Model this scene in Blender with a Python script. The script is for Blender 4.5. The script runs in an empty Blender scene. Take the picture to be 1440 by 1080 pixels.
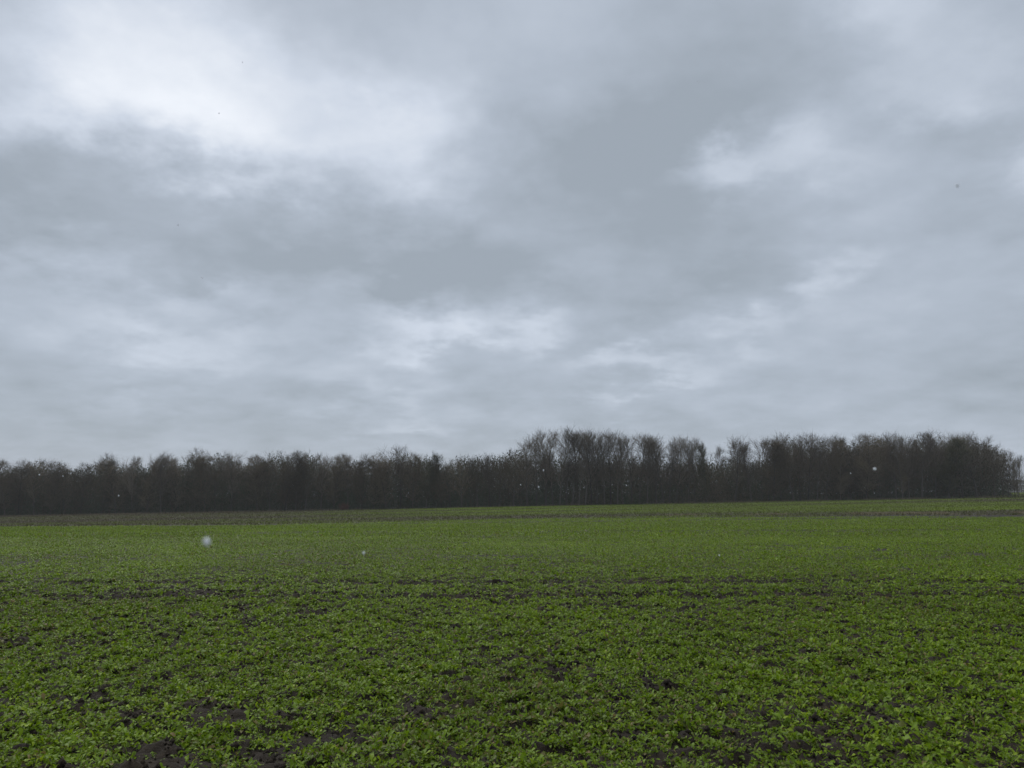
import bpy, bmesh, math, random
import numpy as np
from mathutils import Vector

random.seed(7)
rng = np.random.default_rng(7)
scene = bpy.context.scene
COL = scene.collection

# ------------------------------------------------------------------ helpers
F_PX, HORIZON, EYE = 1048.0, 695.0, 1.6      # lens in photo pixels, eye-level row, eye height

def smooth(a, b, v):
    t = np.clip((np.asarray(v, float) - a) / (b - a), 0, 1)
    return t * t * (3 - 2 * t)

def _hash(ix, iy, seed):
    h = (ix.astype(np.int64) * 374761393 + iy.astype(np.int64) * 668265263 + seed * 1442695041) & 0x7fffffff
    h = ((h ^ (h >> 13)) * 1274126177) & 0x7fffffff
    return ((h ^ (h >> 16)) & 0xffff) / 65535.0

def vnoise(x, y, seed=0):
    x = np.asarray(x, float); y = np.asarray(y, float)
    ix = np.floor(x); iy = np.floor(y)
    fx = x - ix; fy = y - iy
    fx = fx * fx * (3 - 2 * fx); fy = fy * fy * (3 - 2 * fy)
    a = _hash(ix, iy, seed); b = _hash(ix + 1, iy, seed)
    c = _hash(ix, iy + 1, seed); d = _hash(ix + 1, iy + 1, seed)
    return (a * (1 - fx) + b * fx) * (1 - fy) + (c * (1 - fx) + d * fx) * fy

def fbm(x, y, seed=0, octv=4):
    s = 0; amp = 0.5; tot = 0
    for o in range(octv):
        s = s + amp * vnoise(x * 2 ** o, y * 2 ** o, seed + o * 17)
        tot += amp; amp *= 0.5
    return s / tot

def ground_z(x, y):
    """the gently rolling field: flat at the viewer, tilting down to the left further out"""
    x = np.asarray(x, float); y = np.asarray(y, float)
    xc = np.clip(x, -150, 150)
    return 0.0188 * smooth(12, 110, y) * xc - 0.9 * smooth(12, 78, y)

def ground_at(px, py):
    """where a sight line towards a photo pixel meets the field (used once to lay out the field plan)"""
    u = (px - 720) / F_PX; w = (HORIZON - py) / F_PX
    ys = np.linspace(3, 400, 8000)
    d = EYE + w * ys - ground_z(u * ys, ys)
    i = int(np.argmax(d < 0)) if (d < 0).any() else -1
    return u * ys[i], ys[i]

def mesh_from_numpy(name, V, quads=None, tris=None, attrs=None, smooth_shade=False):
    me = bpy.data.meshes.new(name)
    nq = 0 if quads is None else len(quads); nt = 0 if tris is None else len(tris)
    me.vertices.add(len(V)); me.vertices.foreach_set('co', np.ascontiguousarray(V, np.float32).ravel())
    loops = []
    if nq: loops.append(np.asarray(quads, np.int32).ravel())
    if nt: loops.append(np.asarray(tris, np.int32).ravel())
    loops = np.concatenate(loops)
    me.loops.add(len(loops)); me.loops.foreach_set('vertex_index', loops)
    starts = np.concatenate([np.arange(nq) * 4, nq * 4 + np.arange(nt) * 3]).astype(np.int32)
    me.polygons.add(nq + nt); me.polygons.foreach_set('loop_start', starts)
    if attrs:
        for k, v in attrs.items():
            a = me.attributes.new(k, 'FLOAT', 'POINT')
            a.data.foreach_set('value', np.ascontiguousarray(v, np.float32))
    me.update(calc_edges=True)
    if smooth_shade:
        me.polygons.foreach_set('use_smooth', np.ones(nq + nt, bool))
    return me

def link(name, me, mat=None, parent=None):
    o = bpy.data.objects.new(name, me); COL.objects.link(o)
    if mat is not None and me is not None and not me.materials: me.materials.append(mat)
    if parent is not None: o.parent = parent
    return o

def tag(o, label=None, cat=None, group=None, kind=None):
    if label: o['label'] = label
    if cat: o['category'] = cat
    if group: o['group'] = group
    if kind: o['kind'] = kind
    return o

# ------------------------------------------------------------------ materials
class NT:
    def __init__(self, tree): self.t = tree
    def n(self, typ, **kw):
        nd = self.t.nodes.new(typ)
        for k, v in kw.items():
            if k in nd.bl_rna.properties and not k.startswith('in_'): setattr(nd, k, v)
        return nd
    def l(self, a, b): self.t.links.new(a, b)
    def math(self, op, a, b=None, c=None, clamp=False):
        nd = self.t.nodes.new('ShaderNodeMath'); nd.operation = op; nd.use_clamp = clamp
        for i, v in enumerate((a, b, c)):
            if v is None: continue
            if isinstance(v, (int, float)): nd.inputs[i].default_value = v
            else: self.l(v, nd.inputs[i])
        return nd.outputs[0]
    def vec(self, op, a, b=None):
        nd = self.t.nodes.new('ShaderNodeVectorMath'); nd.operation = op
        for i, v in enumerate((a, b)):
            if v is None: continue
            if isinstance(v, (tuple, list, Vector)): nd.inputs[i].default_value = v
            else: self.l(v, nd.inputs[i])
        return nd
    def ramp(self, fac, stops):
        nd = self.t.nodes.new('ShaderNodeValToRGB'); cr = nd.color_ramp
        while len(cr.elements) < len(stops): cr.elements.new(0.5)
        for e, (p, c) in zip(cr.elements, stops): e.position = p; e.color = (*c, 1)
        self.l(fac, nd.inputs[0]); return nd.outputs[0]
    def noise(self, vec, scale, detail=4, rough=0.55, dim='3D'):
        nd = self.t.nodes.new('ShaderNodeTexNoise'); nd.noise_dimensions = dim
        nd.inputs['Scale'].default_value = scale; nd.inputs['Detail'].default_value = detail
        nd.inputs['Roughness'].default_value = rough
        if vec is not None: self.l(vec, nd.inputs['Vector'])
        return nd

def new_mat(name):
    m = bpy.data.materials.new(name); m.use_nodes = True
    t = m.node_tree; t.nodes.clear(); g = NT(t)
    out = t.nodes.new('ShaderNodeOutputMaterial')
    return m, g, out

def bark_mat(name, c0, c1, scale=3.0, rough=0.9):
    # every tree gets its own tone of its bark
    m, g, out = new_mat(name)
    tc = g.n('ShaderNodeTexCoord'); oi = g.n('ShaderNodeObjectInfo')
    nz = g.noise(tc.outputs['Object'], scale, 3)
    f = g.math('ADD', g.math('MULTIPLY', nz.outputs[0], 0.45), g.math('MULTIPLY', oi.outputs['Random'], 0.62))
    col = g.ramp(f, [(0.2, c0), (0.8, c1)])
    b = g.n('ShaderNodeBsdfPrincipled'); g.l(col, b.inputs['Base Color'])
    b.inputs['Roughness'].default_value = rough; b.inputs['Specular IOR Level'].default_value = 0.2
    g.l(b.outputs[0], out.inputs[0]); return m

def leaf_mat(name, stops, rough=0.5, trans=0.3, spec=0.5):
    m, g, out = new_mat(name)
    at = g.n('ShaderNodeAttribute'); at.attribute_name = 'tint'
    col = g.ramp(at.outputs['Fac'], stops)
    b = g.n('ShaderNodeBsdfPrincipled'); g.l(col, b.inputs['Base Color'])
    b.inputs['Roughness'].default_value = rough; b.inputs['Specular IOR Level'].default_value = spec
    if trans > 0:
        tr = g.n('ShaderNodeBsdfTranslucent'); g.l(col, tr.inputs[0])
        mx = g.n('ShaderNodeMixShader'); mx.inputs[0].default_value = trans
        g.l(b.outputs[0], mx.inputs[1]); g.l(tr.outputs[0], mx.inputs[2]); g.l(mx.outputs[0], out.inputs[0])
    else: g.l(b.outputs[0], out.inputs[0])
    return m

def soil_mat():
    m, g, out = new_mat('wet soil')
    tc = g.n('ShaderNodeTexCoord'); P = tc.outputs['Object']
    big = g.noise(P, 0.6, 5, 0.6); fine = g.noise(P, 22, 6, 0.75)
    f = g.math('ADD', g.math('MULTIPLY', big.outputs[0], 0.5), g.math('MULTIPLY', fine.outputs[0], 0.5))
    col = g.ramp(f, [(0.3, (0.011, 0.0075, 0.004)), (0.52, (0.021, 0.0150, 0.009)), (0.72, (0.058, 0.043, 0.026))])
    b = g.n('ShaderNodeBsdfPrincipled'); g.l(col, b.inputs['Base Color'])
    b.inputs['Roughness'].default_value = 0.8; b.inputs['Specular IOR Level'].default_value = 0.2
    bp = g.n('ShaderNodeBump'); bp.inputs['Strength'].default_value = 0.8; bp.inputs['Distance'].default_value = 0.035
    g.l(fine.outputs[0], bp.inputs['Height']); g.l(bp.outputs[0], b.inputs['Normal'])
    g.l(b.outputs[0], out.inputs[0]); return m

M_SOIL = soil_mat()
M_CROP = leaf_mat('crop leaves', [(0.0, (0.20, 0.15, 0.06)), (0.10, (0.10, 0.11, 0.016)), (0.35, (0.090, 0.148, 0.006)),
                                  (0.70, (0.154, 0.250, 0.009)), (1.0, (0.245, 0.340, 0.016))], 0.42, 0.38, 0.16)
M_FAR = leaf_mat('far crop leaves', [(0.0, (0.070, 0.056, 0.030)), (0.35, (0.082, 0.084, 0.028)), (0.65, (0.110, 0.150, 0.014)),
                                     (1.0, (0.155, 0.220, 0.014))], 0.6, 0.3, 0.3)
M_STRAW = leaf_mat('dry grass', [(0.0, (0.10, 0.085, 0.05)), (0.6, (0.20, 0.165, 0.10)), (1.0, (0.30, 0.26, 0.17))], 0.8, 0.2, 0.2)
M_BROWN = bark_mat('brown twigs', (0.058, 0.048, 0.029), (0.165, 0.134, 0.086))
M_GREY = bark_mat('grey twigs', (0.075, 0.062, 0.046), (0.180, 0.152, 0.115))
M_OLIVE = bark_mat('olive twigs', (0.052, 0.048, 0.024), (0.104, 0.096, 0.048))
M_REDDISH = bark_mat('reddish twigs', (0.070, 0.038, 0.028), (0.125, 0.070, 0.050))
M_TRUNK = bark_mat('bark', (0.045, 0.040, 0.033), (0.105, 0.095, 0.080), 1.2)
M_IVY = leaf_mat('ivy leaves', [(0.0, (0.022, 0.030, 0.012)), (1.0, (0.060, 0.072, 0.026))], 0.5, 0.15, 0.4)
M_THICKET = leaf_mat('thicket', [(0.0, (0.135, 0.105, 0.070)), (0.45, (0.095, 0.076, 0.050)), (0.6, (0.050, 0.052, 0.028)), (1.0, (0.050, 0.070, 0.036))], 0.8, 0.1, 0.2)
M_CATKIN = bark_mat('alder cones', (0.030, 0.020, 0.019), (0.055, 0.040, 0.038))

# ------------------------------------------------------------------ ground
def axis(lo, hi, fine_lo, fine_hi, step, grow):
    a = list(np.arange(fine_lo, fine_hi + 1e-6, step))
    s = step
    while a[-1] < hi: s *= grow; a.append(min(hi, a[-1] + s))
    s = step; b = []; v = fine_lo
    while v > lo: s *= grow; v = max(lo, v - s); b.append(v)
    return np.array(b[::-1] + a)

# wheel tracks: pairs of ruts running across the view
def track_centres(x):
    w = 0.10 * np.sin(x * 0.31) + 0.16 * (fbm(x * 0.25, x * 0 + 3, 5, 3) - 0.5)
    return [14.05 + w, 12.15 + w * 0.9 + 0.01 * x]
def track_mask(x, y, width=0.23):
    m = np.zeros(np.shape(x))
    for c, k in zip(track_centres(x), (1.0, .8)): m = np.maximum(m, k * np.exp(-((y - c) / width) ** 2))
    for c, wd in ((38.0, 0.55), (40.0, 0.55), (64.5, 0.8), (66.6, 0.8)):
        m = np.maximum(m, 0.75 * np.exp(-((y - c - 0.012 * x) / wd) ** 2))
    return m

def clods(x, y):
    near = 1 - smooth(14, 24, np.hypot(x * 0.8, y))
    n1 = fbm(x * 1.3, y * 1.3, 11, 3) - 0.5
    n2 = fbm(x * 7.0, y * 7.0, 12, 3); n3 = vnoise(x * 13, y * 13, 14)
    return near * (0.06 * n1 + 0.065 * (np.abs(n2 - 0.5) * 2) ** 0.8 + 0.035 * smooth(.55, .8, n3) - 0.03) - 0.09 * track_mask(x, y, 0.25)

xs = axis(-1500, 1500, -9, 9, 0.034, 1.08)
ys = axis(-1500, 1500, 3.2, 15, 0.033, 1.05)
GX, GY = np.meshgrid(xs, ys)
GZ = ground_z(GX, GY) + clods(GX, GY)
nx, ny = len(xs), len(ys)
idx = np.arange(nx * ny).reshape(ny, nx)
gq = np.stack([idx[:-1, :-1], idx[:-1, 1:], idx[1:, 1:], idx[1:, :-1]], -1).reshape(-1, 4)
ground = link('ground', mesh_from_numpy('ground', np.stack([GX, GY, GZ], -1).reshape(-1, 3), gq, smooth_shade=True), M_SOIL)
tag(ground, kind='structure')

# ------------------------------------------------------------------ field plan
near_edge = np.array([ground_at(px, py) for px, py in ((-80, 741), (0, 740), (180, 738.5), (360, 737), (520, 734), (720, 729), (900, 727.5), (1080, 726.5), (1260, 725.5), (1440, 725), (1520, 724.6))])
def near_edge_y(x):
    o = np.argsort(near_edge[:, 0])
    return np.interp(x, near_edge[o, 0], near_edge[o, 1])
WOOD_Y = 150.0

# ------------------------------------------------------------------ leaves (vectorised)
def leaf_batch(base, yaw, pitch, length, width, bend, stations, midrib, wob):
    """a bent blade per row; stations = [(s, relative half width)...]"""
    N = len(base); K = len(stations)
    s = np.array([a for a, _ in stations]); w = np.array([b for _, b in stations])
    hx, hy = np.cos(yaw), np.sin(yaw)
    pts = np.zeros((N, K, 3)); ang_prev = pitch
    pts[:, 0] = base
    for k in range(1, K):
        ds = (s[k] - s[k - 1]) * length
        ang = pitch - bend * (s[k] + s[k - 1]) * 0.5
        pts[:, k, 0] = pts[:, k - 1, 0] + np.cos(ang) * hx * ds
        pts[:, k, 1] = pts[:, k - 1, 1] + np.cos(ang) * hy * ds
        pts[:, k, 2] = pts[:, k - 1, 2] + np.sin(ang) * ds
    roll = rng.normal(0, 0.35, N)
    sx, sy, sz = -hy * np.cos(roll), hx * np.cos(roll), np.sin(roll)
    side = np.stack([sx, sy, sz], -1)[:, None, :]
    hw = (width[:, None] * w[None, :])[..., None]
    up = np.zeros((N, K, 3)); up[..., 2] = hw[..., 0] * 0.35
    jit = rng.normal(0, wob, (N, K, 1)) * hw
    L = pts + side * hw + up + jit * np.array([0.3, 0.3, 1.0])
    R = pts - side * hw + up - jit * np.array([0.3, 0.3, 1.0])
    if midrib:
        V = np.stack([L, pts, R], 2); C = 3
    else:
        V = np.stack([L, R], 2); C = 2
    V = V.reshape(N, K * C, 3)
    f = []
    for k in range(K - 1):
        for c in range(C - 1):
            f.append((k * C + c, k * C + c + 1, (k + 1) * C + c + 1, (k + 1) * C + c))
    f = np.array(f)
    Q = (f[None] + (np.arange(N) * K * C)[:, None, None]).reshape(-1, 4)
    return V.reshape(-1, 3), Q, K * C

def scatter(y0, y1, per_m2, side=1.16, extra=2.0):
    hw1 = 0.687 * side * y1 + extra
    n = int(per_m2 * (y1 - y0) * 2 * hw1)
    x = rng.uniform(-hw1, hw1, n); y = rng.uniform(y0, y1, n)
    k = np.abs(x) < 0.687 * side * y + extra
    return x[k], y[k]

def crop_density(x, y):
    big = fbm(x * 0.55, y * 0.55, 31, 4)
    mid = fbm(x * 2.1, y * 2.1, 37, 3)
    fine = fbm(x * 5.0, y * 5.0, 39, 2)
    d = 1.0 - smooth(0.53, 0.68, big * 0.38 + mid * 0.30 + fine * 0.32) * 0.9
    # thin wet patches close by, to the right and at the left corner
    bare = np.exp(-(((x - 2.6) / 1.5) ** 2 + ((y - 5.6) / 0.55) ** 2)) + 0.8 * np.exp(-(((x - 1.6) / 0.7) ** 2 + ((y - 5.1) / 0.35) ** 2)) \
        + 0.35 * np.exp(-(((x + 2.6) / 0.9) ** 2 + ((y - 4.6) / 0.28) ** 2)) + 0.6 * np.exp(-(((x - 3.0) / 0.8) ** 2 + ((y - 4.5) / 0.35) ** 2))
    d = d * (1 - np.clip(bare * (0.0 + 1.5 * fine) * 0.62, 0, 0.85))
    t = track_mask(x, y)
    d = d * (1 - np.clip(t * (0.95 + 0.6 * fbm(x * 0.8, y * 0.8, 41, 3)), 0, 0.95))
    return d

def plants(x, y, nleaf, size, stations, midrib, wob, spread, tint_shift=0.0):
    z = ground_z(x, y) + clods(x, y)
    n = len(x)
    vig = 0.75 + 0.5 * fbm(x * 0.9, y * 0.9, 51, 3) + rng.normal(0, 0.12, n)
    vig = np.clip(vig * (0.72 + 0.56 * fbm(x * 3.1, y * 3.1, 53, 2)), 0.4, 1.6)
    pid = np.repeat(np.arange(n), nleaf)
    m = len(pid)
    off = rng.normal(0, spread, (m, 2))
    base = np.stack([x[pid] + off[:, 0], y[pid] + off[:, 1], z[pid] - 0.005], -1)
    yaw = rng.uniform(0, 2 * np.pi, m)
    pitch = np.radians(np.clip(rng.normal(58, 18, m), 12, 88))
    ln = size * vig[pid] * rng.uniform(0.55, 1.25, m)
    wd = ln * rng.uniform(0.07, 0.23, m)
    bend = np.radians(rng.uniform(35, 120, m))
    V, Q, C = leaf_batch(base, yaw, pitch, ln, wd, bend, stations, midrib, wob)
    tone = 0.56 + 0.40 * (fbm(x * 0.35, y * 0.35, 61, 3) - 0.5) + rng.normal(0, 0.10, n)
    t = tone[pid] + rng.normal(-0.02, 0.21, m) + tint_shift
    old = rng.random(m) < 0.05
    t[old] = rng.uniform(0, 0.15, old.sum())
    return V, Q, np.repeat(np.clip(t, 0, 1), C)

def join(parts):
    V, Q, T, o = [], [], [], 0
    for v, q, t in parts:
        V.append(v); Q.append(q + o); T.append(t); o += len(v)
    return np.concatenate(V), np.concatenate(Q), np.concatenate(T)

ST0 = [(0, .06), (.26, .10), (.40, .62), (.50, .50), (.70, 1.0), (.90, .66), (1.0, .10)]
ST1 = [(0, .10), (.45, .75), (.80, 1.0), (1.0, .25)]
ST2 = [(0, .55), (1.0, .9)]
parts = []
def band(y0, y1, per, nleaf, size, st, mid, wob, spread, side=1.16, extra=2.0):
    x, y = scatter(y0, y1, per, side, extra)
    keep = (rng.random(len(x)) < crop_density(x, y)) & (y < near_edge_y(x) - 0.4)
    x, y = x[keep], y[keep]
    parts.append(plants(x, y, nleaf, size, st, mid, wob, spread))
band(2.6, 7.5, 620, 7, 0.055, ST0, True, 0.40, 0.017)
band(7.5, 12.0, 480, 6, 0.057, ST1, True, 0.30, 0.019)
band(12.0, 19.0, 340, 5, 0.060, ST1, False, 0.25, 0.022)
band(19.0, 32.0, 190, 4, 0.066, ST1, False, 0.2, 0.03)
band(32.0, 50.0, 110, 3, 0.085, ST2, False, 0.2, 0.04)
band(50.0, 97.0, 52, 3, 0.105, ST2, False, 0.2, 0.05)
# (thinner leaves, same plants)
def margin(y0, y1, per, nleaf, size, st):      # the field running on to both sides of the view
    hw = .90 * y1 + 10; n = int(per * (y1 - y0) * 2 * hw)
    x = rng.uniform(-hw, hw, n); y = rng.uniform(y0, y1, n)
    k = (np.abs(x) > .797 * np.maximum(y, 0) + 2.0 * (y > 2.6)) & (np.abs(x) < .90 * np.maximum(y, 0) + 10)
    x, y = x[k], y[k]
    k = (rng.random(len(x)) < crop_density(x, y)) & (y < near_edge_y(x) - .4)
    parts.append(plants(x[k], y[k], nleaf, size, st, False, .2, .03))
margin(-1.5, 20, 230, 4, .068, ST1)
margin(20, 50, 100, 3, .085, ST2)
margin(50, 97, 45, 3, .105, ST2)
V, Q, T = join(parts)
crop = link('crop', mesh_from_numpy('crop', V, Q, attrs={'tint': T}, smooth_shade=True), M_CROP)
tag(crop, 'low leafy green crop covering the near field up to the brown strip', 'crop', kind='stuff')

# crumbs and clods of soil lying between the plants
n = 60000
x, y = scatter(3.0, 13.0, 500); x, y = x[:n], y[:n]
sel = rng.random(len(x)) < (1.15 - crop_density(x, y)); x, y = x[sel], y[sel]; n = len(x)
ctr = np.stack([x, y, ground_z(x, y) + clods(x, y)], -1)
octa = np.array([(1, 0, 0), (0, 1, 0), (-1, 0, 0), (0, -1, 0), (0, 0, 1), (0, 0, -1)], float)
V = ctr[:, None, :] + octa[None] * rng.uniform(.5, 1.3, (n, 6, 1)) * (rng.uniform(.09, .33, (n, 1, 1)) ** 2 * .30) + rng.normal(0, .002, (n, 6, 3))
ft = np.array([(0, 1, 4), (1, 2, 4), (2, 3, 4), (3, 0, 4), (1, 0, 5), (2, 1, 5), (3, 2, 5), (0, 3, 5)])
tag(link('soil_clods', mesh_from_numpy('soil_clods', V.reshape(-1, 3), None, (ft[None] + (np.arange(n) * 6)[:, None, None]).reshape(-1, 3), smooth_shade=True), M_SOIL),
    'dark crumbs of wet soil between the crop plants', 'soil', kind='stuff')

# second, duller field beyond the strip
x, y = scatter(60, 152, 17, 1.34, 4)
e = near_edge_y(x)
bare_w = 0.1 + 4.6 * smooth(8, 45, x) + 2.0 * (1 - smooth(-40, -15, x))
k = (y > e + bare_w * 0.5) & (y < WOOD_Y + 1)
x, y, e, bare_w = x[k], y[k], e[k], bare_w[k]
x2 = rng.uniform(94, 400, 260000); y2 = rng.uniform(150, 420, 260000)     # the same field running on past the wood's end
k = (x2 < .95 * y2 + 8) & (x2 > .60 * y2 - 6); x = np.r_[x, x2[k]]; y = np.r_[y, y2[k]]
e = np.r_[e, near_edge_y(x2[k])]; bare_w = np.r_[bare_w, np.full(k.sum(), 7.0)]
streak = fbm(x * 0.018 + 9, (y - 0.05 * x) * 0.16, 71, 4)
left = 1 - smooth(-45, 5, x)
gr = np.clip(0.62 + 1.5 * (streak - 0.5) - 0.30 * left - 0.25 * smooth(60, 90, x) * (1 - smooth(118, 138, y)), 0, 1)
side = np.clip(smooth(8, 40, x) + 1 - smooth(-38, -12, x), 0.12, 1)
gr = gr * (1 - 0.65 * side * (1 - smooth(0, 11, y - e - bare_w)))
keep = rng.random(len(x)) < (0.35 + 0.65 * gr)
x, y, gr = x[keep], y[keep], gr[keep]
n = len(x); pid = np.repeat(np.arange(n), 3); m = len(pid)
off = rng.normal(0, 0.10, (m, 2))
base = np.stack([x[pid] + off[:, 0], y[pid] + off[:, 1], ground_z(x, y)[pid] - 0.01], -1)
ln = rng.uniform(0.08, 0.2, m) * np.where(y[pid] > 152, 2.0, 1.0)
V, Q, C = leaf_batch(base, rng.uniform(0, 6.283, m), np.radians(rng.uniform(25, 80, m)), ln, ln * 0.3, np.radians(rng.uniform(20, 90, m)), ST2, False, 0.2)
T = np.repeat(np.clip(gr[pid] + rng.normal(0, 0.12, m), 0, 1), C)
far = link('far_crop', mesh_from_numpy('far_crop', V, Q, attrs={'tint': T}, smooth_shade=True), M_FAR)
tag(far, 'duller streaked green and brown crop between brown strip and wood', 'crop', kind='stuff')

# pale dry grass: along the wood's left foot, and along the strip at the right
def blades(x, y, h, seed_t, wd=0.02):
    n = len(x)
    base = np.stack([x, y, ground_z(x, y) - 0.01], -1)
    V, Q, C = leaf_batch(base, rng.uniform(0, 6.283, n), np.radians(rng.uniform(50, 88, n)), h, np.full(n, wd), np.radians(rng.uniform(0, 50, n)), [(0, 1), (.5, .8), (1, .2)], False, 0.1)
    return V, Q, np.repeat(np.clip(seed_t, 0, 1), C)
ps = []
n = 16000
x = rng.uniform(-125, -28, n); y = WOOD_Y - 3.0 + rng.normal(0, 1.2, n)
kp = rng.random(n) < (1 - smooth(-75, -30, x)) * (0.4 + 0.6 * fbm(x * 0.3, y * 0.2, 81, 3)); x, y = x[kp], y[kp]
ps.append(blades(x, y, rng.uniform(0.15, 0.5, len(x)), rng.uniform(0.0, 0.55, len(x)), 0.022))
n = 26000
x = rng.uniform(12, 75, n); y = near_edge_y(x) + 5.5 + 0.03 * x + rng.normal(0, 0.7, n)
cl = fbm(x * 0.22, y * 0.05, 83, 3)
kp = rng.random(n) < smooth(0.44, 0.62, cl) * (0.25 + 0.75 * smooth(14, 55, x)); x, y = x[kp], y[kp]
ps.append(blades(x, y, rng.uniform(0.08, 0.32, len(x)), rng.uniform(0.2, 0.95, len(x)), 0.02))
n = 16000
x = rng.uniform(-40, 101, n); y = WOOD_Y - 1.2 + rng.normal(0, 0.9, n)
kp = rng.random(n) < 0.4 * smooth(0.45, 0.7, fbm(x * 0.15, y * 0.1, 87, 3)) * 2 * (.35 + .65 * smooth(30, 80, x)); x, y = x[kp], y[kp]
ps.append(blades(x, y, rng.uniform(0.2, 0.6, len(x)), rng.uniform(0.0, 0.5, len(x)), 0.025))
V, Q, T = join(ps)
tag(link('dry_grass', mesh_from_numpy('dry_grass', V, Q, attrs={'tint': T}), M_STRAW), 'pale dry grass along the field margins and wood edge', 'grass', kind='stuff')

# ------------------------------------------------------------------ trees
def unit(v): return v / np.maximum(np.linalg.norm(v, axis=-1, keepdims=True), 1e-9)

def polyline(start, direction, length, segs, up_pull, wob, r):
    N = len(start)
    P = np.zeros((N, segs + 1, 3)); P[:, 0] = start
    d = unit(direction)
    for k in range(segs):
        d = unit(d + r.normal(0, wob, (N, 3)) + np.array([0, 0, up_pull]))
        P[:, k + 1] = P[:, k] + d * (length / segs)[:, None]
    return P

def spawn(P, count, t0, t1, amin, amax, r, tpow=1.0):
    """children along each polyline: start, direction, parameter, parent index"""
    N, K = P.shape[0], P.shape[1] - 1
    pid = np.repeat(np.arange(N), count); M = len(pid)
    t = t0 + (t1 - t0) * ((np.tile(np.arange(count), N) + r.random(M)) / count) ** tpow
    f = np.clip(t * K, 0, K - 1e-4); i = f.astype(int); fr = (f - i)[:, None]
    a, b = P[pid, i], P[pid, i + 1]
    start = a + (b - a) * fr
    tan = unit(b - a)
    ref = r.normal(0, 1, (M, 3)); perp = unit(ref - tan * (ref * tan).sum(-1, keepdims=True))
    an = np.radians(r.uniform(amin, amax, M))[:, None]
    return start, tan * np.cos(an) + perp * np.sin(an), t, pid

def tubes(P, r0, r1, sides):
    N, K1 = P.shape[0], P.shape[1]
    tan = unit(P[:, -1] - P[:, 0])
    ref = np.where(np.abs(tan[:, 2:3]) > 0.9, np.array([[1.0, 0, 0]]), np.array([[0, 0, 1.0]]))
    a = unit(np.cross(tan, ref)); b = np.cross(tan, a)
    rad = r0[:, None] + (r1 - r0)[:, None] * np.linspace(0, 1, K1)[None]
    th = np.arange(sides) * 2 * np.pi / sides
    ring = a[:, None, :] * np.cos(th)[None, :, None] + b[:, None, :] * np.sin(th)[None, :, None]
    V = P[:, :, None, :] + ring[:, None] * rad[:, :, None, None]
    f = []
    for k in range(K1 - 1):
        for s in range(sides):
            s2 = (s + 1) % sides
            f.append((k * sides + s, k * sides + s2, (k + 1) * sides + s2, (k + 1) * sides + s))
    Q = (np.array(f)[None] + (np.arange(N) * K1 * sides)[:, None, None]).reshape(-1, 4)
    return V.reshape(-1, 3), Q

def merge(lst):
    V, Q, o = [], [], 0
    for v, q in lst:
        V.append(v); Q.append(q + o); o += len(v)
    return np.concatenate(V), np.concatenate(Q)

KIND = {
    # trunk height, l1 count, l1 from, l1 angles, l1 length, up pull, l2 n, l2 len, l3 n, l3 len, top pull
    'dense':   dict(th=.97, n1=46, f1=.10, a1=(40, 75), len1=.23, up1=.12, n2=9, len2=.40, n3=6, len3=.075, up3=.10, tr=.11),
    'upright': dict(th=.90, n1=26, f1=.30, a1=(18, 42), len1=.36, up1=.10, n2=8, len2=.45, n3=5, len3=.080, up3=.22, tr=.13),
    'broad':   dict(th=.72, n1=20, f1=.26, a1=(35, 68), len1=.42, up1=.12, n2=8, len2=.42, n3=7, len3=.075, up3=.10, tr=.17),
    'round':   dict(th=.82, n1=36, f1=.33, a1=(24, 62), len1=.33, up1=.12, n2=9, len2=.44, n3=6, len3=.080, up3=.14, tr=.19),
    'olive':   dict(th=.85, n1=34, f1=.06, a1=(25, 60), len1=.30, up1=.16, n2=10, len2=.42, n3=9, len3=.080, up3=.16, tr=.15),
}
HT = 14.0
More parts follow.
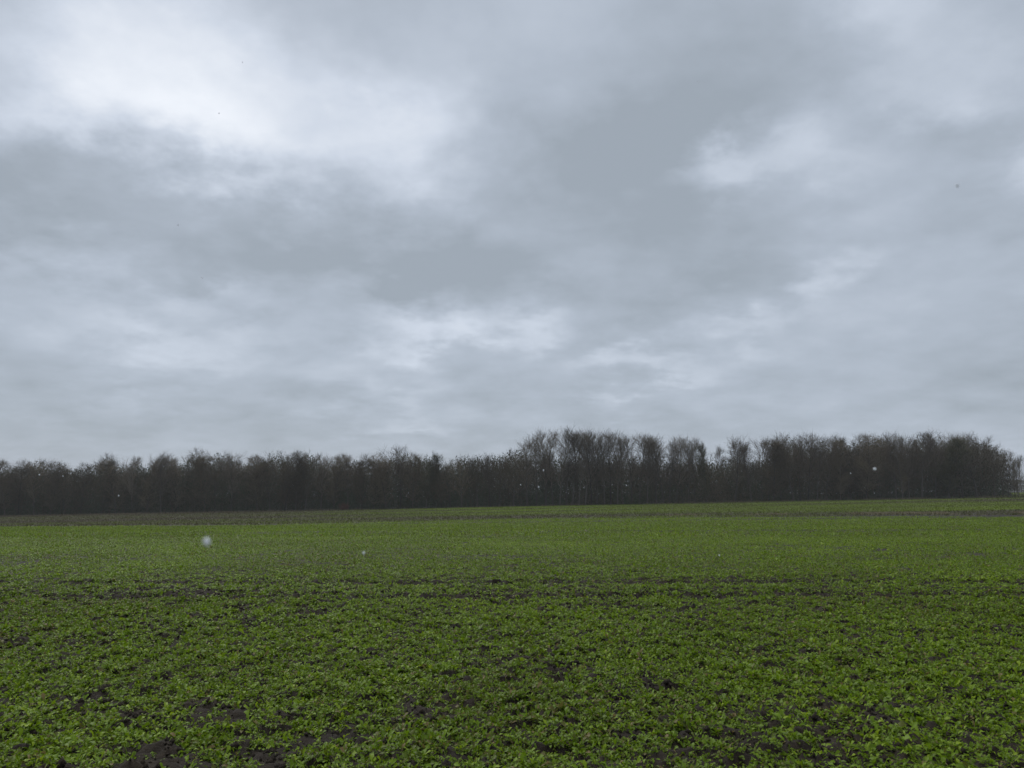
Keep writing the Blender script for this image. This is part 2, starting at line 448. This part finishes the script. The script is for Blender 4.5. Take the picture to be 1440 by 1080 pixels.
def grow(kind, seed, lean=False):
    """14 m bare tree; returns trunk and crown geometry (lean = few twigs, for the wood's inside)"""
    p = KIND[kind]; r = np.random.default_rng(seed)
    T = polyline(np.array([[0, 0, -0.3]]), np.array([[r.normal(0, .03), r.normal(0, .03), 1.0]]), np.array([p['th'] * HT + .3]), 14, 0.05, 0.035, r)
    trunk = tubes(T, np.array([p['tr'] * 1.15]), np.array([0.02]), 4 if lean else 8)
    n1 = p['n1'] if not lean else int(p['n1'] * .6)
    s, d, t, _ = spawn(T, n1, p['f1'], .99, *p['a1'], r)
    prof = (0.45 + 0.55 * np.sin(np.pi * np.clip((t - p['f1']) / (1 - p['f1']), 0, 1) ** 0.8)) * (1.0 if kind != 'upright' else 1)
    L1 = p['len1'] * HT * prof * r.uniform(.65, 1.25, len(t))
    # keep the outline rounded: nothing grows past the tree's own height
    L1 = np.minimum(L1, (HT * 1.01 - s[:, 2]) * 1.12 + .35)
    P1 = polyline(s, d, L1, 6, p['up1'], .055 if kind == 'upright' else .09, r)
    over = np.maximum(P1[..., 2] - HT, 0); P1[..., 2] -= over * .5
    r1 = (0.010 + 0.40 * p['tr'] * (1 - t) ** 0.7) * 0.85 + 0.016
    crown = [tubes(P1, r1, np.full(len(t), .014), 3 if lean else 4)]
    s, d, t2, pid = spawn(P1, p['n2'] if not lean else 6, .18, 1.0, 25, 62, r)
    L2 = L1[pid] * p['len2'] * (1.15 - .6 * t2) * r.uniform(.6, 1.3, len(t2)) + .25
    st = .45 if kind == 'upright' else .8
    P2 = polyline(s, d, L2, 3, p['up3'] * .6, .14 * st, r)
    crown.append(tubes(P2, np.full(len(t2), .022), np.full(len(t2), .010), 3))
    s, d, t3, pid = spawn(P2, p['n3'] if not lean else 5, .10, 1.0, 20, 60, r)
    L3 = p['len3'] * HT * r.uniform(.5, 1.25, len(t3))
    P3 = polyline(s, d, L3, 2 if not lean else 1, p['up3'], .16 * st, r)
    rr = .0105
    crown.append(tubes(P3, np.full(len(t3), rr if not lean else rr * 1.25), np.full(len(t3), .006), 3))
    tips = P3[:, -1]
    return trunk, merge(crown), tips, P2

MATS = {'dense': M_BROWN, 'upright': M_GREY, 'broad': M_BROWN, 'round': M_GREY, 'olive': M_OLIVE}
PROTO = {}
for kind, cnt in (('dense', 5), ('upright', 5), ('broad', 4), ('round', 3), ('olive', 2)):
    PROTO[kind] = []
    for i in range(cnt):
        tk, cr, tips, P2 = grow(kind, 100 + i * 7 + len(kind) * 31)
        mt = mesh_from_numpy('trunk', *tk, smooth_shade=True); mt.materials.append(M_TRUNK)
        nq = len(cr[1])
        if kind == 'dense' or kind == 'broad':          # dark cones hanging in the twig tips
            q = tips[tips[:, 2] > HT * .62]; q = q[rng.random(len(q)) < .35]
            q = np.repeat(q, 2, 0) + rng.normal(0, .07, (len(q) * 2, 3)); k = len(q)
            a = unit(rng.normal(0, 1, (k, 3))); b = unit(np.cross(a, rng.normal(0, 1, (k, 3)))); z_ = .035 * rng.uniform(.6, 1.4, (k, 1))
            cr = merge([cr, (np.stack([q - a * z_, q + b * z_ * .6, q + a * z_, q - b * z_ * .6], 1).reshape(-1, 3), np.arange(k * 4).reshape(-1, 4))])
        mc = mesh_from_numpy('crown', *cr); mc.materials.append(MATS[kind]); mc.materials.append(M_CATKIN)
        mi = np.zeros(len(cr[1]), np.int32); mi[nq:] = 1
        mc.polygons.foreach_set('material_index', mi)
        PROTO[kind].append((mt, mc, tips, P2))

def speck_mesh(name, pts, size, mat, attr=True, r=rng):
    n = len(pts)
    a = unit(r.normal(0, 1, (n, 3))); b = unit(np.cross(a, r.normal(0, 1, (n, 3))))
    sz = size * r.uniform(.6, 1.4, (n, 1))
    V = np.stack([pts - a * sz, pts + b * sz * .6, pts + a * sz, pts - b * sz * .6], 1).reshape(-1, 3)
    Q = np.arange(n * 4).reshape(-1, 4)
    me = mesh_from_numpy(name, V, Q, attrs={'tint': np.repeat(r.random(n), 4)} if attr else None)
    me.materials.append(mat); return me

IVY = {}
for i, (mt, mc, tips, P2) in enumerate(PROTO['olive']):
    q = np.repeat(P2[:, 1], 9, 0); q = q + rng.normal(0, .28, q.shape)
    IVY[i] = speck_mesh('ivy_leaves', q, .085, M_IVY)

# skyline of the wood, left to right: photo column, treetop row, kind, crown width factor, extra ('c' cones, 'i' ivy)
ROW = [
 (-62,650,'dense',1.0,''),(-40,652,'dense',1.0,''),(-18,651,'dense',1.0,''),(2,653,'dense',1.0,''),(17,649,'dense',.95,'c'),(36,650,'dense',.9,''),(57,639,'broad',.80,'c'),(80,652,'dense',.95,''),
 (100,651,'dense',.95,''),(122,654,'dense',.9,''),(151,640,'dense',.85,'c'),(170,648,'dense',.9,''),(193,645,'upright',.9,''),(213,648,'dense',.9,''),
 (233,638,'upright',1.05,''),(254,644,'dense',.9,''),(275,633,'dense',.95,'c'),(293,643,'dense',.85,''),(309,631,'broad',.75,'c'),(330,639,'upright',1.0,''),
 (350,645,'dense',.9,''),(367,642,'dense',.9,''),(384,631,'broad',.72,'c'),(405,637,'dense',.95,''),(420,643,'dense',.8,''),(433,630,'broad',.66,'c'),
 (455,642,'upright',.95,''),(473,642,'dense',.9,''),(492,639,'upright',1.15,''),(512,642,'dense',.9,'c'),(528,644,'dense',.85,'c'),(545,640,'dense',.9,'c'),
 (565,630,'upright',1.1,''),(582,640,'dense',.85,''),(601,634,'olive',.85,'i'),(622,652,'dense',.75,''),(634,644,'broad',.72,'c'),(650,636,'broad',.66,'c'),
 (672,636,'broad',.7,'c'),(690,640,'upright',.8,''),(704,634,'broad',.75,'c'),(722,629,'broad',.68,'c'),(741,622,'upright',.95,''),(767,607,'upright',1.0,''),
 (787,612,'upright',.8,''),(804,604,'upright',1.0,''),(822,609,'upright',.85,''),(838,608,'upright',.9,''),(857,612,'upright',.9,''),(874,610,'upright',.85,''),
 (897,614,'upright',1.05,''),(920,615,'upright',.9,''),(939,620,'upright',.75,''),(957,616,'broad',.56,''),(974,619,'upright',.85,''),(991,619,'olive',.66,'i'),
 (1005,630,'dense',.5,''),(1030,614,'round',1.0,''),(1053,623,'upright',.9,''),(1068,620,'upright',.85,''),(1084,622,'dense',.95,'c'),(1111,607,'round',.85,''),
 (1132,612,'upright',1.0,''),(1157,613,'round',.8,''),(1176,622,'dense',.8,''),(1191,614,'dense',.8,'c'),(1212,613,'dense',.95,'c'),(1232,608,'broad',.68,'c'),
 (1254,611,'upright',.95,''),(1272,614,'upright',.85,''),(1290,607,'upright',1.0,''),(1309,611,'upright',.8,''),(1328,612,'olive',1.05,'i'),(1347,612,'upright',.8,''),
 (1366,606,'round',1.15,''),(1391,617,'broad',.66,''),(1411,625,'broad',.55,'c'),(1424,646,'dense',.55,''),
 (777,611,'upright',.85,''),(796,610,'upright',.8,''),(813,610,'upright',.8,''),(830,611,'upright',.85,''),(848,613,'upright',.8,''),(866,613,'upright',.8,''),
 (886,614,'upright',.85,''),(908,616,'upright',.85,''),(930,616,'upright',1.0,''),(948,618,'upright',1.0,''),(1121,615,'upright',.8,''),(1145,616,'upright',.85,''),(1263,615,'dense',.7,''),
 (1076,624,'dense',.7,''),(1094,619,'upright',.8,''),(754,617,'upright',.8,''),(965,619,'upright',.7,''),
]
ROW.sort()
def base_row(px):     # photo row of the wood's foot
    return np.interp(px, [-80, 0, 180, 360, 600, 900, 1080, 1200, 1300, 1420], [728, 726, 721, 718, 714, 712, 709.5, 706, 703, 699.5])

LAND = {57: ('rounded brown crown poking above low neighbours near the wood\'s left end', 'round brown crown near the left end'),
        151: ('small peaked dark tree standing above the low left stretch of wood', 'small peaked tree of the low left stretch'),
        309: ('dark twiggy crown forming the highest bump of the left quarter', 'highest bump of the left quarter'),
        433: ('small domed brown crown raised above the level top of the wood', 'small domed brown crown of the level stretch'),
        565: ('pale fan shaped bare crown just left of the olive green tree', 'pale fan crown'),
        601: ('olive green ivy clad tree beside the V shaped notch in skyline', 'ivy clad tree at the notch'),
        722: ('dark clumpy crown on the shoulder where the wood steps up taller', 'dark crown on the shoulder'),
        804: ('tallest pale bare tree with upswept fan of fine branches', 'tallest pale tree'),
        897: ('wide pale fan crown in the middle of the tall grey trees', 'wide pale fan crown'),
        991: ('greenish ivy covered tree closing the left side of the narrow gap', 'greenish tree by the narrow gap'),
        1030: ('lone round crowned bare tree with visible trunk right of narrow gap', 'lone round tree by the gap'),
        1111: ('tall pale round crowned tree rising highest right of the lone tree', 'tall pale round tree'),
        1232: ('spiky open dark crown rising above the right half of wood', 'spiky open dark crown'),
        1328: ('dense olive green tree with twigs down to the ground near right end', 'dense olive tree near the right end'),
        1366: ('big broad rounded bare tree on the right shoulder of the wood', 'big broad tree on the right shoulder'),
        1424: ('lowest small bare tree closing the very right end of the wood', 'small closing tree at the right end')}
LOOK = {'dense': 'dense brown twiggy tree', 'upright': 'slender upswept grey tree', 'broad': 'round headed bare tree', 'round': 'full round headed grey tree', 'olive': 'olive tinged bushy tree'}
ORD = ['', 'first', 'second', 'third', 'fourth', 'fifth', 'sixth', 'seventh', 'eighth']
land_idx = [i for i, t in enumerate(ROW) if t[0] in LAND]

def build_tree(x, y, z, height, kind, var, width, extra, label, group, name='bare_tree', rot=None):
    root = bpy.data.objects.new(name, None); COL.objects.link(root)
    root.empty_display_size = 0.5
    root.location = (x, y, z)
    s = height / HT
    sw = s * width
    root.rotation_euler = (0, 0, random.uniform(0, 6.283) if rot is None else rot)
    root.scale = (sw, sw, s)
    mt, mc, _, _ = PROTO[kind][var]
    link('trunk', mt, None, root); c = link('crown', mc, None, root)
    if 'i' in extra: link('ivy_leaves', IVY[var], None, c)
    tag(root, label, 'tree', group)
    return root

for i, (px, top, kind, wf, extra) in enumerate(ROW):
    y = WOOD_Y + random.uniform(0.3, 3.5)
    if px in (1030, 1366, 1424): y = WOOD_Y + 0.3
    x = (px - 720) / F_PX * y
    by = float(base_row(px)); z = float(ground_z(x, y))
    ztop = EYE + (HORIZON - top) / F_PX * y
    h = (ztop - z) * (0.975 if kind != 'upright' else .94)
    if px in LAND: label = LAND[px][0]
    else:
        j = min(land_idx, key=lambda q: (abs(q - i), q))
        n = abs(i - j); sd = 'right' if i > j else 'left'
        label = f'{LOOK[kind]}, {ORD[n]} {sd} of the {LAND[ROW[j][0]][1]}'
    var = random.randrange(len(PROTO[kind]))
    build_tree(x, y, z, h, kind, var, wf * {'upright': 1.2, 'dense': 1.4, 'broad': 1.25, 'round': 1.1, 'olive': 1.15}[kind], extra, label, 'bare trees along the front of the wood')

# far trees past the right end
for px, top, kind, yy, lab in ((1429, 645, 'upright', 262, 'hazy distant bare tree nearest the right end of the wood'),
                               (1437, 650, 'upright', 270, 'hazy distant bare tree at the photo\'s right border'),
                               (1450, 647, 'upright', 268, 'hazy distant bare tree cut by the right border')):
    x = (px - 720) / F_PX * yy; z = float(ground_z(x, yy))
    h = EYE + (HORIZON - top) / F_PX * yy - z
    build_tree(x, yy, z, h, kind, random.randrange(5), .8, '', lab, 'distant trees beyond the wood')

hr = np.random.default_rng(21)
n = 30000
yy = hr.uniform(400, 425, n); x = hr.uniform(.655, .97, n) * yy
z = ground_z(x, yy) + (5.5 + 5 * fbm(x * .06, yy * 0, 95, 3)) * hr.random(n) ** .8
pts = np.stack([x, yy, z], -1); a = unit(hr.normal(0, 1, (n, 3)) + np.array([0, 0, 1.0])); b = unit(np.cross(a, hr.normal(0, 1, (n, 3)))); q = hr.uniform(.25, .6, (n, 1))
tag(link('far_hedge', mesh_from_numpy('far_hedge', np.stack([pts - a * q, pts + b * q * .3, pts + a * q, pts - b * q * .3], 1).reshape(-1, 3), np.arange(n * 4).reshape(-1, 4),
    attrs={'tint': np.repeat(hr.random(n), 4)}), M_THICKET), 'faint hazy hedge far beyond the right end of the wood', 'hedge', kind='stuff')

# inside of the wood: the mass of stems, twigs and undergrowth behind the front trees
r = np.random.default_rng(5)
LEAN = {k: [grow(k, 900 + i * 5 + len(k), True) for i in range(3)] for k in ('dense', 'upright', 'broad')}
tops = np.array([(a, b) for a, b, *_ in ROW], float)
def top_height(x, y):
    px = 720 + x / y * F_PX
    return EYE + (HORIZON - np.interp(px, tops[:, 0], tops[:, 1])) / F_PX * y - ground_z(x, y)
geo = []
for rowi, (yy, fr, n) in enumerate(((155, .90, 84), (159, .86, 76), (164, .82, 66), (170, .78, 60), (178, .74, 56), (187, .70, 52))):
    xx = np.linspace(-1.10 * yy, .655 * yy, int(n * 1.2)) + r.normal(0, 1.0, int(n * 1.2))
    for x in xx:
        px = 720 + x / yy * F_PX
        tallzone = 735 < px < 1080
        k = ('upright' if r.random() < .7 else 'broad') if tallzone else ('dense' if r.random() < .75 else 'broad')
        y = yy + r.normal(0, 1.2)
        h = float(top_height(x, y)) * min(.96, fr * (.76 if tallzone else 1.08)) * r.uniform(.82, 1.02)
        if abs(px - 1013) < 12 : h *= .6
        s = h / HT; a = r.uniform(0, 6.283); ca, sa = math.cos(a) * s, math.sin(a) * s
        tk, cr, _, _ = LEAN[k][r.integers(3)]
        for v, q in (tk, cr):
            w = np.stack([v[:, 0] * ca - v[:, 1] * sa + x, v[:, 0] * sa + v[:, 1] * ca + y, v[:, 2] * s + float(ground_z(x, y))], -1)
            geo.append((w, q))
V, Q = merge(geo)
wood = link('wood_interior', mesh_from_numpy('wood_interior', V, Q), M_BROWN)
tag(wood, 'dark tangle of stems and twigs filling the wood behind its front trees', 'wood', kind='stuff')

# undergrowth
n = 620000
dep = r.random(n)
y = WOOD_Y + 2.2 + 38 * dep ** 1.3
uu = r.uniform(-1.12, .664, n)
x = (uu - np.abs(r.normal(0, .016, n)) * smooth(.55, .66, uu)) * y
px = 720 + x / y * F_PX
tall = smooth(715, 770, px) * (1 - smooth(1060, 1110, px))
y = y - 3.4 * (1 - dep) ** 8 * smooth(.4, .7, fbm(x * .13, y * 0, 97, 3)) * (np.abs(px - 1030) > 16)
H = top_height(x, y)
lim = (.90 - .20 * tall) * (0.85 + .30 * fbm(x * 0.22, y * 0.22, 91, 3))
rel = lim * r.random(n) ** (1.0 + .35 * tall) * (1 - .35 * r.random(n))
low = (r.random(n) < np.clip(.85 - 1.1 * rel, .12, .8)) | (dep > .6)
z = ground_z(x, y) + H * rel
pts = np.stack([x, y, z], -1)
a = unit(r.normal(0, 1, (n, 3)) * np.where(low, 1, .38)[:, None] + np.array([0, 0, 1.2])); b = unit(np.cross(a, r.normal(0, 1, (n, 3))))
sz = np.where(low, .15 + .16 * dep, .42)[:, None] * r.uniform(.6, 1.4, (n, 1))
wd = np.where(low, .36, .045)[:, None]
V = np.stack([pts - a * sz, pts + b * sz * wd, pts + a * sz, pts - b * sz * wd], 1).reshape(-1, 3)
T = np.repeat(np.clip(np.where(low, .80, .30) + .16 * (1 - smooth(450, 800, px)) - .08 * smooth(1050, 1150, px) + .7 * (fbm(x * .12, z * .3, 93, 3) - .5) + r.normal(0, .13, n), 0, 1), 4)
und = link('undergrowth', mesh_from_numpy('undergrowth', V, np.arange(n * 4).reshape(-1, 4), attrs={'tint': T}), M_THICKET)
tag(und, 'dark matted undergrowth and ivy under the trees of the wood', 'undergrowth', kind='stuff')

# reddish bush at the wood's foot
bx, by_ = (488 - 720) / F_PX * 149.2, 149.2
rb = np.random.default_rng(77)
s0 = np.repeat(np.array([[0, 0, -.05]]), 60, 0) + rb.normal(0, .25, (60, 3)) * np.array([1, 1, 0])
P1 = polyline(s0, rb.normal(0, .55, (60, 3)) * np.array([1, 1, 0]) + np.array([0, 0, 1.0]), rb.uniform(.8, 1.5, 60), 4, .02, .12, rb)
s, d, t, pid = spawn(P1, 14, .2, 1, 20, 60, rb)
P2 = polyline(s, d, rb.uniform(.25, .6, len(t)), 2, .05, .15, rb)
bush = bpy.data.objects.new('bush', None); COL.objects.link(bush)
bush.location = (bx, by_, float(ground_z(bx, by_)))
tag(bush, 'low reddish brown bush at the foot of the wood left of centre', 'bush')
link('stems', mesh_from_numpy('stems', *tubes(P1, np.full(60, .016), np.full(60, .007), 4)), M_REDDISH, bush)
link('twigs', mesh_from_numpy('twigs', *tubes(P2, np.full(len(t), .012), np.full(len(t), .006), 3)), M_REDDISH, bush)

# ------------------------------------------------------------------ sleet falling close to the viewer
m_snow, g, out = new_mat('wet snow')
b_ = g.n('ShaderNodeBsdfPrincipled'); b_.inputs['Base Color'].default_value = (.86, .88, .90, 1); b_.inputs['Roughness'].default_value = .5
tr = g.n('ShaderNodeBsdfTranslucent'); tr.inputs[0].default_value = (.86, .88, .90, 1)
mx = g.n('ShaderNodeMixShader'); mx.inputs[0].default_value = .45
g.l(b_.outputs[0], mx.inputs[1]); g.l(tr.outputs[0], mx.inputs[2]); g.l(mx.outputs[0], out.inputs[0])
def flake(px, py, dist, size, label):
    bm = bmesh.new()
    bmesh.ops.create_icosphere(bm, subdivisions=2, radius=1.0)
    sd = random.random() * 50
    for v in bm.verts:
        k = 0.9 + 0.2 * math.sin(v.co.x * 2.6 + sd) * math.sin(v.co.y * 3.1 + sd * 2) + 0.12 * math.sin(v.co.z * 4 + sd)
        v.co *= max(.35, k)
    for v in bm.verts: v.co *= size / 2; v.co.z *= 1.5
    me = bpy.data.meshes.new('snowflake'); bm.to_mesh(me); bm.free()
    for p in me.polygons: p.use_smooth = True
    o = link('snowflake', me, m_snow)
    u = (px - 720) / F_PX; w = (HORIZON - py) / F_PX
    o.location = (u * dist, dist, EYE + w * dist)
    o.rotation_euler = (random.uniform(-.3, .3), random.uniform(-.3, .3), random.uniform(0, 6))
    tag(o, label, 'snowflake', 'snowflakes falling in the air')
for a in ((299, 760, .36, .0034, 'largest white snowflake in the air, low over the left of the field'),
          (516, 775, .95, .0034, 'small white snowflake over the field right of the largest flake'),
          (173, 697, 2.3, .0050, 'bright white snowflake before the dark left part of the wood'),
          (60, 668, 2.6, .0046, 'faint snowflake before the treetops near the left border'),
          (93, 670, 2.9, .0046, 'faint snowflake just right of another before left treetops'),
          (764, 662, 2.0, .0048, 'white snowflake before the tall grey trees right of centre'),
          (757, 685, 2.4, .0050, 'dim snowflake low before the trunks right of centre'),
          (732, 682, 2.8, .0048, 'dim snowflake left of another low before the trunks'),
          (1227, 660, 1.1, .0040, 'soft pale snowflake before the right part of the wood'),
          (1193, 666, 2.6, .0044, 'tiny bright snowflake beside the soft pale one'),
          (1005, 778, 2.2, .0046, 'white snowflake over the right half of the field'),
          (280, 129, 1.9, .0046, 'dark looking snowflake against the bright cloud at upper left'),
          (311, 46, 2.1, .0044, 'dark looking snowflake high against the brightest cloud'),
          (230, 304, 1.3, .0040, 'faint grey snowflake against the grey cloud band at left'),
          (270, 384, 2.0, .0042, 'tiny grey snowflake under the grey cloud band at left'),
          (1002, 78, 1.8, .0036, 'tiny dark snowflake high against the grey cloud right of centre'),
          (1379, 243, .60, .0034, 'soft grey snowflake against the cloud near the right border')):
    flake(a[0], a[1], a[2], a[3] * (.62 if a[1] < 600 else .8 if a[2] > 1.5 else 1.0), a[4])

# ------------------------------------------------------------------ air
hz = bmesh.new()
bmesh.ops.create_cube(hz, size=1.0)
for v in hz.verts: v.co = Vector((v.co.x * 3300, v.co.y * 3300, v.co.z * 30 + 10))
me = bpy.data.meshes.new('haze'); hz.to_mesh(me); hz.free()
m_h, g, out = new_mat('haze')
pv = g.n('ShaderNodeVolumePrincipled'); pv.inputs['Color'].default_value = (.85, .88, .92, 1)
pv.inputs['Density'].default_value = 0.00030; pv.inputs['Anisotropy'].default_value = 0.1
g.l(pv.outputs[0], out.inputs['Volume'])
tag(link('haze', me, m_h), kind='stuff')

# ------------------------------------------------------------------ sky and light
SUN_EL, SUN_AZ = math.radians(50), math.radians(-28)     # hidden sun: ahead, to the left
w = bpy.data.worlds.new('World'); scene.world = w; w.use_nodes = True
t = w.node_tree; t.nodes.clear(); g = NT(t)
out = t.nodes.new('ShaderNodeOutputWorld')
sky = t.nodes.new('ShaderNodeTexSky'); sky.sky_type = 'NISHITA'; sky.sun_disc = False
sky.sun_elevation = SUN_EL; sky.sun_rotation = SUN_AZ
bgA = t.nodes.new('ShaderNodeBackground'); bgA.inputs[1].default_value = 0.06; g.l(sky.outputs[0], bgA.inputs[0])
tc = t.nodes.new('ShaderNodeTexCoord'); D = tc.outputs['Generated']
sep = t.nodes.new('ShaderNodeSeparateXYZ'); g.l(D, sep.inputs[0])
zz = g.math('ADD', g.math('MAXIMUM', sep.outputs[2], 0.0), 0.26)
cmb = t.nodes.new('ShaderNodeCombineXYZ')
g.l(g.math('DIVIDE', sep.outputs[0], zz), cmb.inputs[0]); g.l(g.math('DIVIDE', sep.outputs[1], zz), cmb.inputs[1])
PL = cmb.outputs[0]                                       # cloud-layer coordinates
nA = g.noise(PL, 2.6, 7, 0.56)
warp = g.vec('SUBTRACT', nA.outputs['Color'], (.5, .5, .5))
sc_ = t.nodes.new('ShaderNodeVectorMath'); sc_.operation = 'SCALE'; g.l(warp.outputs[0], sc_.inputs[0]); sc_.inputs['Scale'].default_value = 0.24
nF = g.noise(PL, 9.0, 7, 0.6)                            # finer tearing of the cloud edges
wf2 = t.nodes.new('ShaderNodeVectorMath'); wf2.operation = 'SCALE'; wf2.inputs['Scale'].default_value = 0.075
g.l(g.vec('SUBTRACT', nF.outputs['Color'], (.5, .5, .5)).outputs[0], wf2.inputs[0])
DW = g.vec('ADD', g.vec('ADD', D, sc_.outputs[0]).outputs[0], wf2.outputs[0]).outputs[0]
acc = None
PITCH = math.atan((HORIZON - 540) / F_PX)
BLOBS = [(220, 70, 170, 120, .40), (110, 170, 90, 60, .24), (300, 215, 130, 50, .18), (400, 160, 150, 80, .28), (570, 200, 90, 55, .30), (130, 20, 90, 60, .12), (300, 190, 120, 60, .12), (620,150,60,50,.1),
         (1310, 110, 105, 45, .21), (1245, 20, 65, 45, .26), (1010, 255, 62, 26, .28), (1150, 235, 80, 38, .20), (1435, 240, 50, 30, .30), (1390, 40, 90, 60, .06),
         (620, 475, 90, 30, .30), (745, 465, 45, 26, .18), (235, 465, 120, 32, .20), (275, 400, 60, 24, .13), (60, 400, 80, 30, .10), (700, 440, 120, 40, .06),
         (560, 570, 60, 22, .15), (910, 522, 75, 24, .24), (1040, 468, 45, 30, .18), (1162, 390, 34, 32, .22), (470, 540, 70, 25, .08), (1270, 400, 100, 60, .05), (780, 40, 120, 80, .08),
         (330, 320, 330, 55, -.14), (560, 385, 210, 42, -.12), (850, 230, 150, 70, -.15), (1090, 140, 140, 80, -.11), (30, 290, 120, 60, -.08), (900,330,150,50,-.08), (1350,170,80,35,-.08), 
         (1000, 390, 170, 55, -.08), (150, 570, 200, 36, -.07), (900, 60, 90, 60, -.05), (430, 90, 30, 60, -.06), (560, 60, 90, 50, .04), (1300, 330, 160, 40, -.05), (750, 590, 300, 20, -.03)]
for px, py, sx, sy, amp in BLOBS:
    az = math.atan2(px - 720, F_PX * math.cos(PITCH) + (py - 540) * math.sin(PITCH))
    dv = Vector((px - 720, F_PX * math.cos(PITCH) + (py - 540) * math.sin(PITCH), F_PX * math.sin(PITCH) - (py - 540) * math.cos(PITCH))).normalized()
    rt = Vector((math.cos(az), -math.sin(az), 0)); up = rt.cross(dv).normalized()
    k = 1048.0 * 1.12
    a = g.vec('DOT_PRODUCT', DW, tuple(rt * (k / sx / 1.12))).outputs['Value']
    c = g.vec('DOT_PRODUCT', DW, tuple(up * (k / sy / 1.12))).outputs['Value']
    e = g.math('EXPONENT', g.math('MULTIPLY', g.math('MULTIPLY_ADD', a, a, g.math('MULTIPLY', c, c)), -1.0))
    acc = g.math('MULTIPLY', e, amp) if acc is None else g.math('MULTIPLY_ADD', e, amp, acc)
nD = g.noise(PL, 4.5, 7, 0.56); nB = g.noise(PL, 1.7, 7, 0.54); nC = g.noise(PL, 5.0, 7, 0.57)
v = g.math('ADD', g.math('MULTIPLY', acc, g.math('MULTIPLY_ADD', nD.outputs[0], 0.9, 0.62)), 0.16)
v = g.math('ADD', v, g.math('MULTIPLY', g.math('SUBTRACT', nB.outputs[0], .5), .46))
v = g.math('ADD', v, g.math('MULTIPLY', g.math('SUBTRACT', nC.outputs[0], .5), .33))
zen = g.math('MULTIPLY', g.math('SUBTRACT', sep.outputs[2], 0.60, clamp=True), 2.6)
v = g.math('ADD', v, zen)
col = g.ramp(g.math('MULTIPLY', v, 0.5), [(0.0, (0.300, 0.342, 0.392)), (0.10, (0.392, 0.442, 0.514)), (0.25, (0.55, 0.604, 0.690)), (0.45, (0.80, 0.835, 0.890)), (1.0, (1.4, 1.38, 1.38))])
bgB = t.nodes.new('ShaderNodeBackground'); g.l(col, bgB.inputs[0]); bgB.inputs[1].default_value = 1.0
ms = t.nodes.new('ShaderNodeMixShader'); ms.inputs[0].default_value = 0.93
g.l(bgA.outputs[0], ms.inputs[1]); g.l(bgB.outputs[0], ms.inputs[2]); g.l(ms.outputs[0], out.inputs[0])

sl = bpy.data.lights.new('sun', 'SUN'); sl.energy = 1.5; sl.angle = math.radians(40); sl.color = (1, .97, .93)
so = bpy.data.objects.new('sun', sl); COL.objects.link(so)
sd = Vector((math.sin(SUN_AZ) * math.cos(SUN_EL), math.cos(SUN_AZ) * math.cos(SUN_EL), math.sin(SUN_EL)))
so.rotation_euler = sd.to_track_quat('Z', 'Y').to_euler()

# ------------------------------------------------------------------ camera
cam = bpy.data.cameras.new('camera'); co = bpy.data.objects.new('camera', cam); COL.objects.link(co)
cam.sensor_width = 36; cam.lens = 36 * F_PX / 1440; cam.clip_start = 0.02; cam.clip_end = 6000
co.location = (0, 0, EYE); co.rotation_euler = (math.pi / 2 + PITCH, 0, 0)
cam.dof.use_dof = True; cam.dof.focus_distance = 60; cam.dof.aperture_fstop = 9.0
scene.camera = co

scene.view_settings.view_transform = 'Standard'; scene.view_settings.look = 'None'
scene.view_settings.exposure = 0.22; scene.view_settings.gamma = 1.0
scene.render.engine = 'CYCLES'
scene.cycles.max_bounces = 6; scene.cycles.volume_bounces = 0; scene.cycles.use_denoising = True
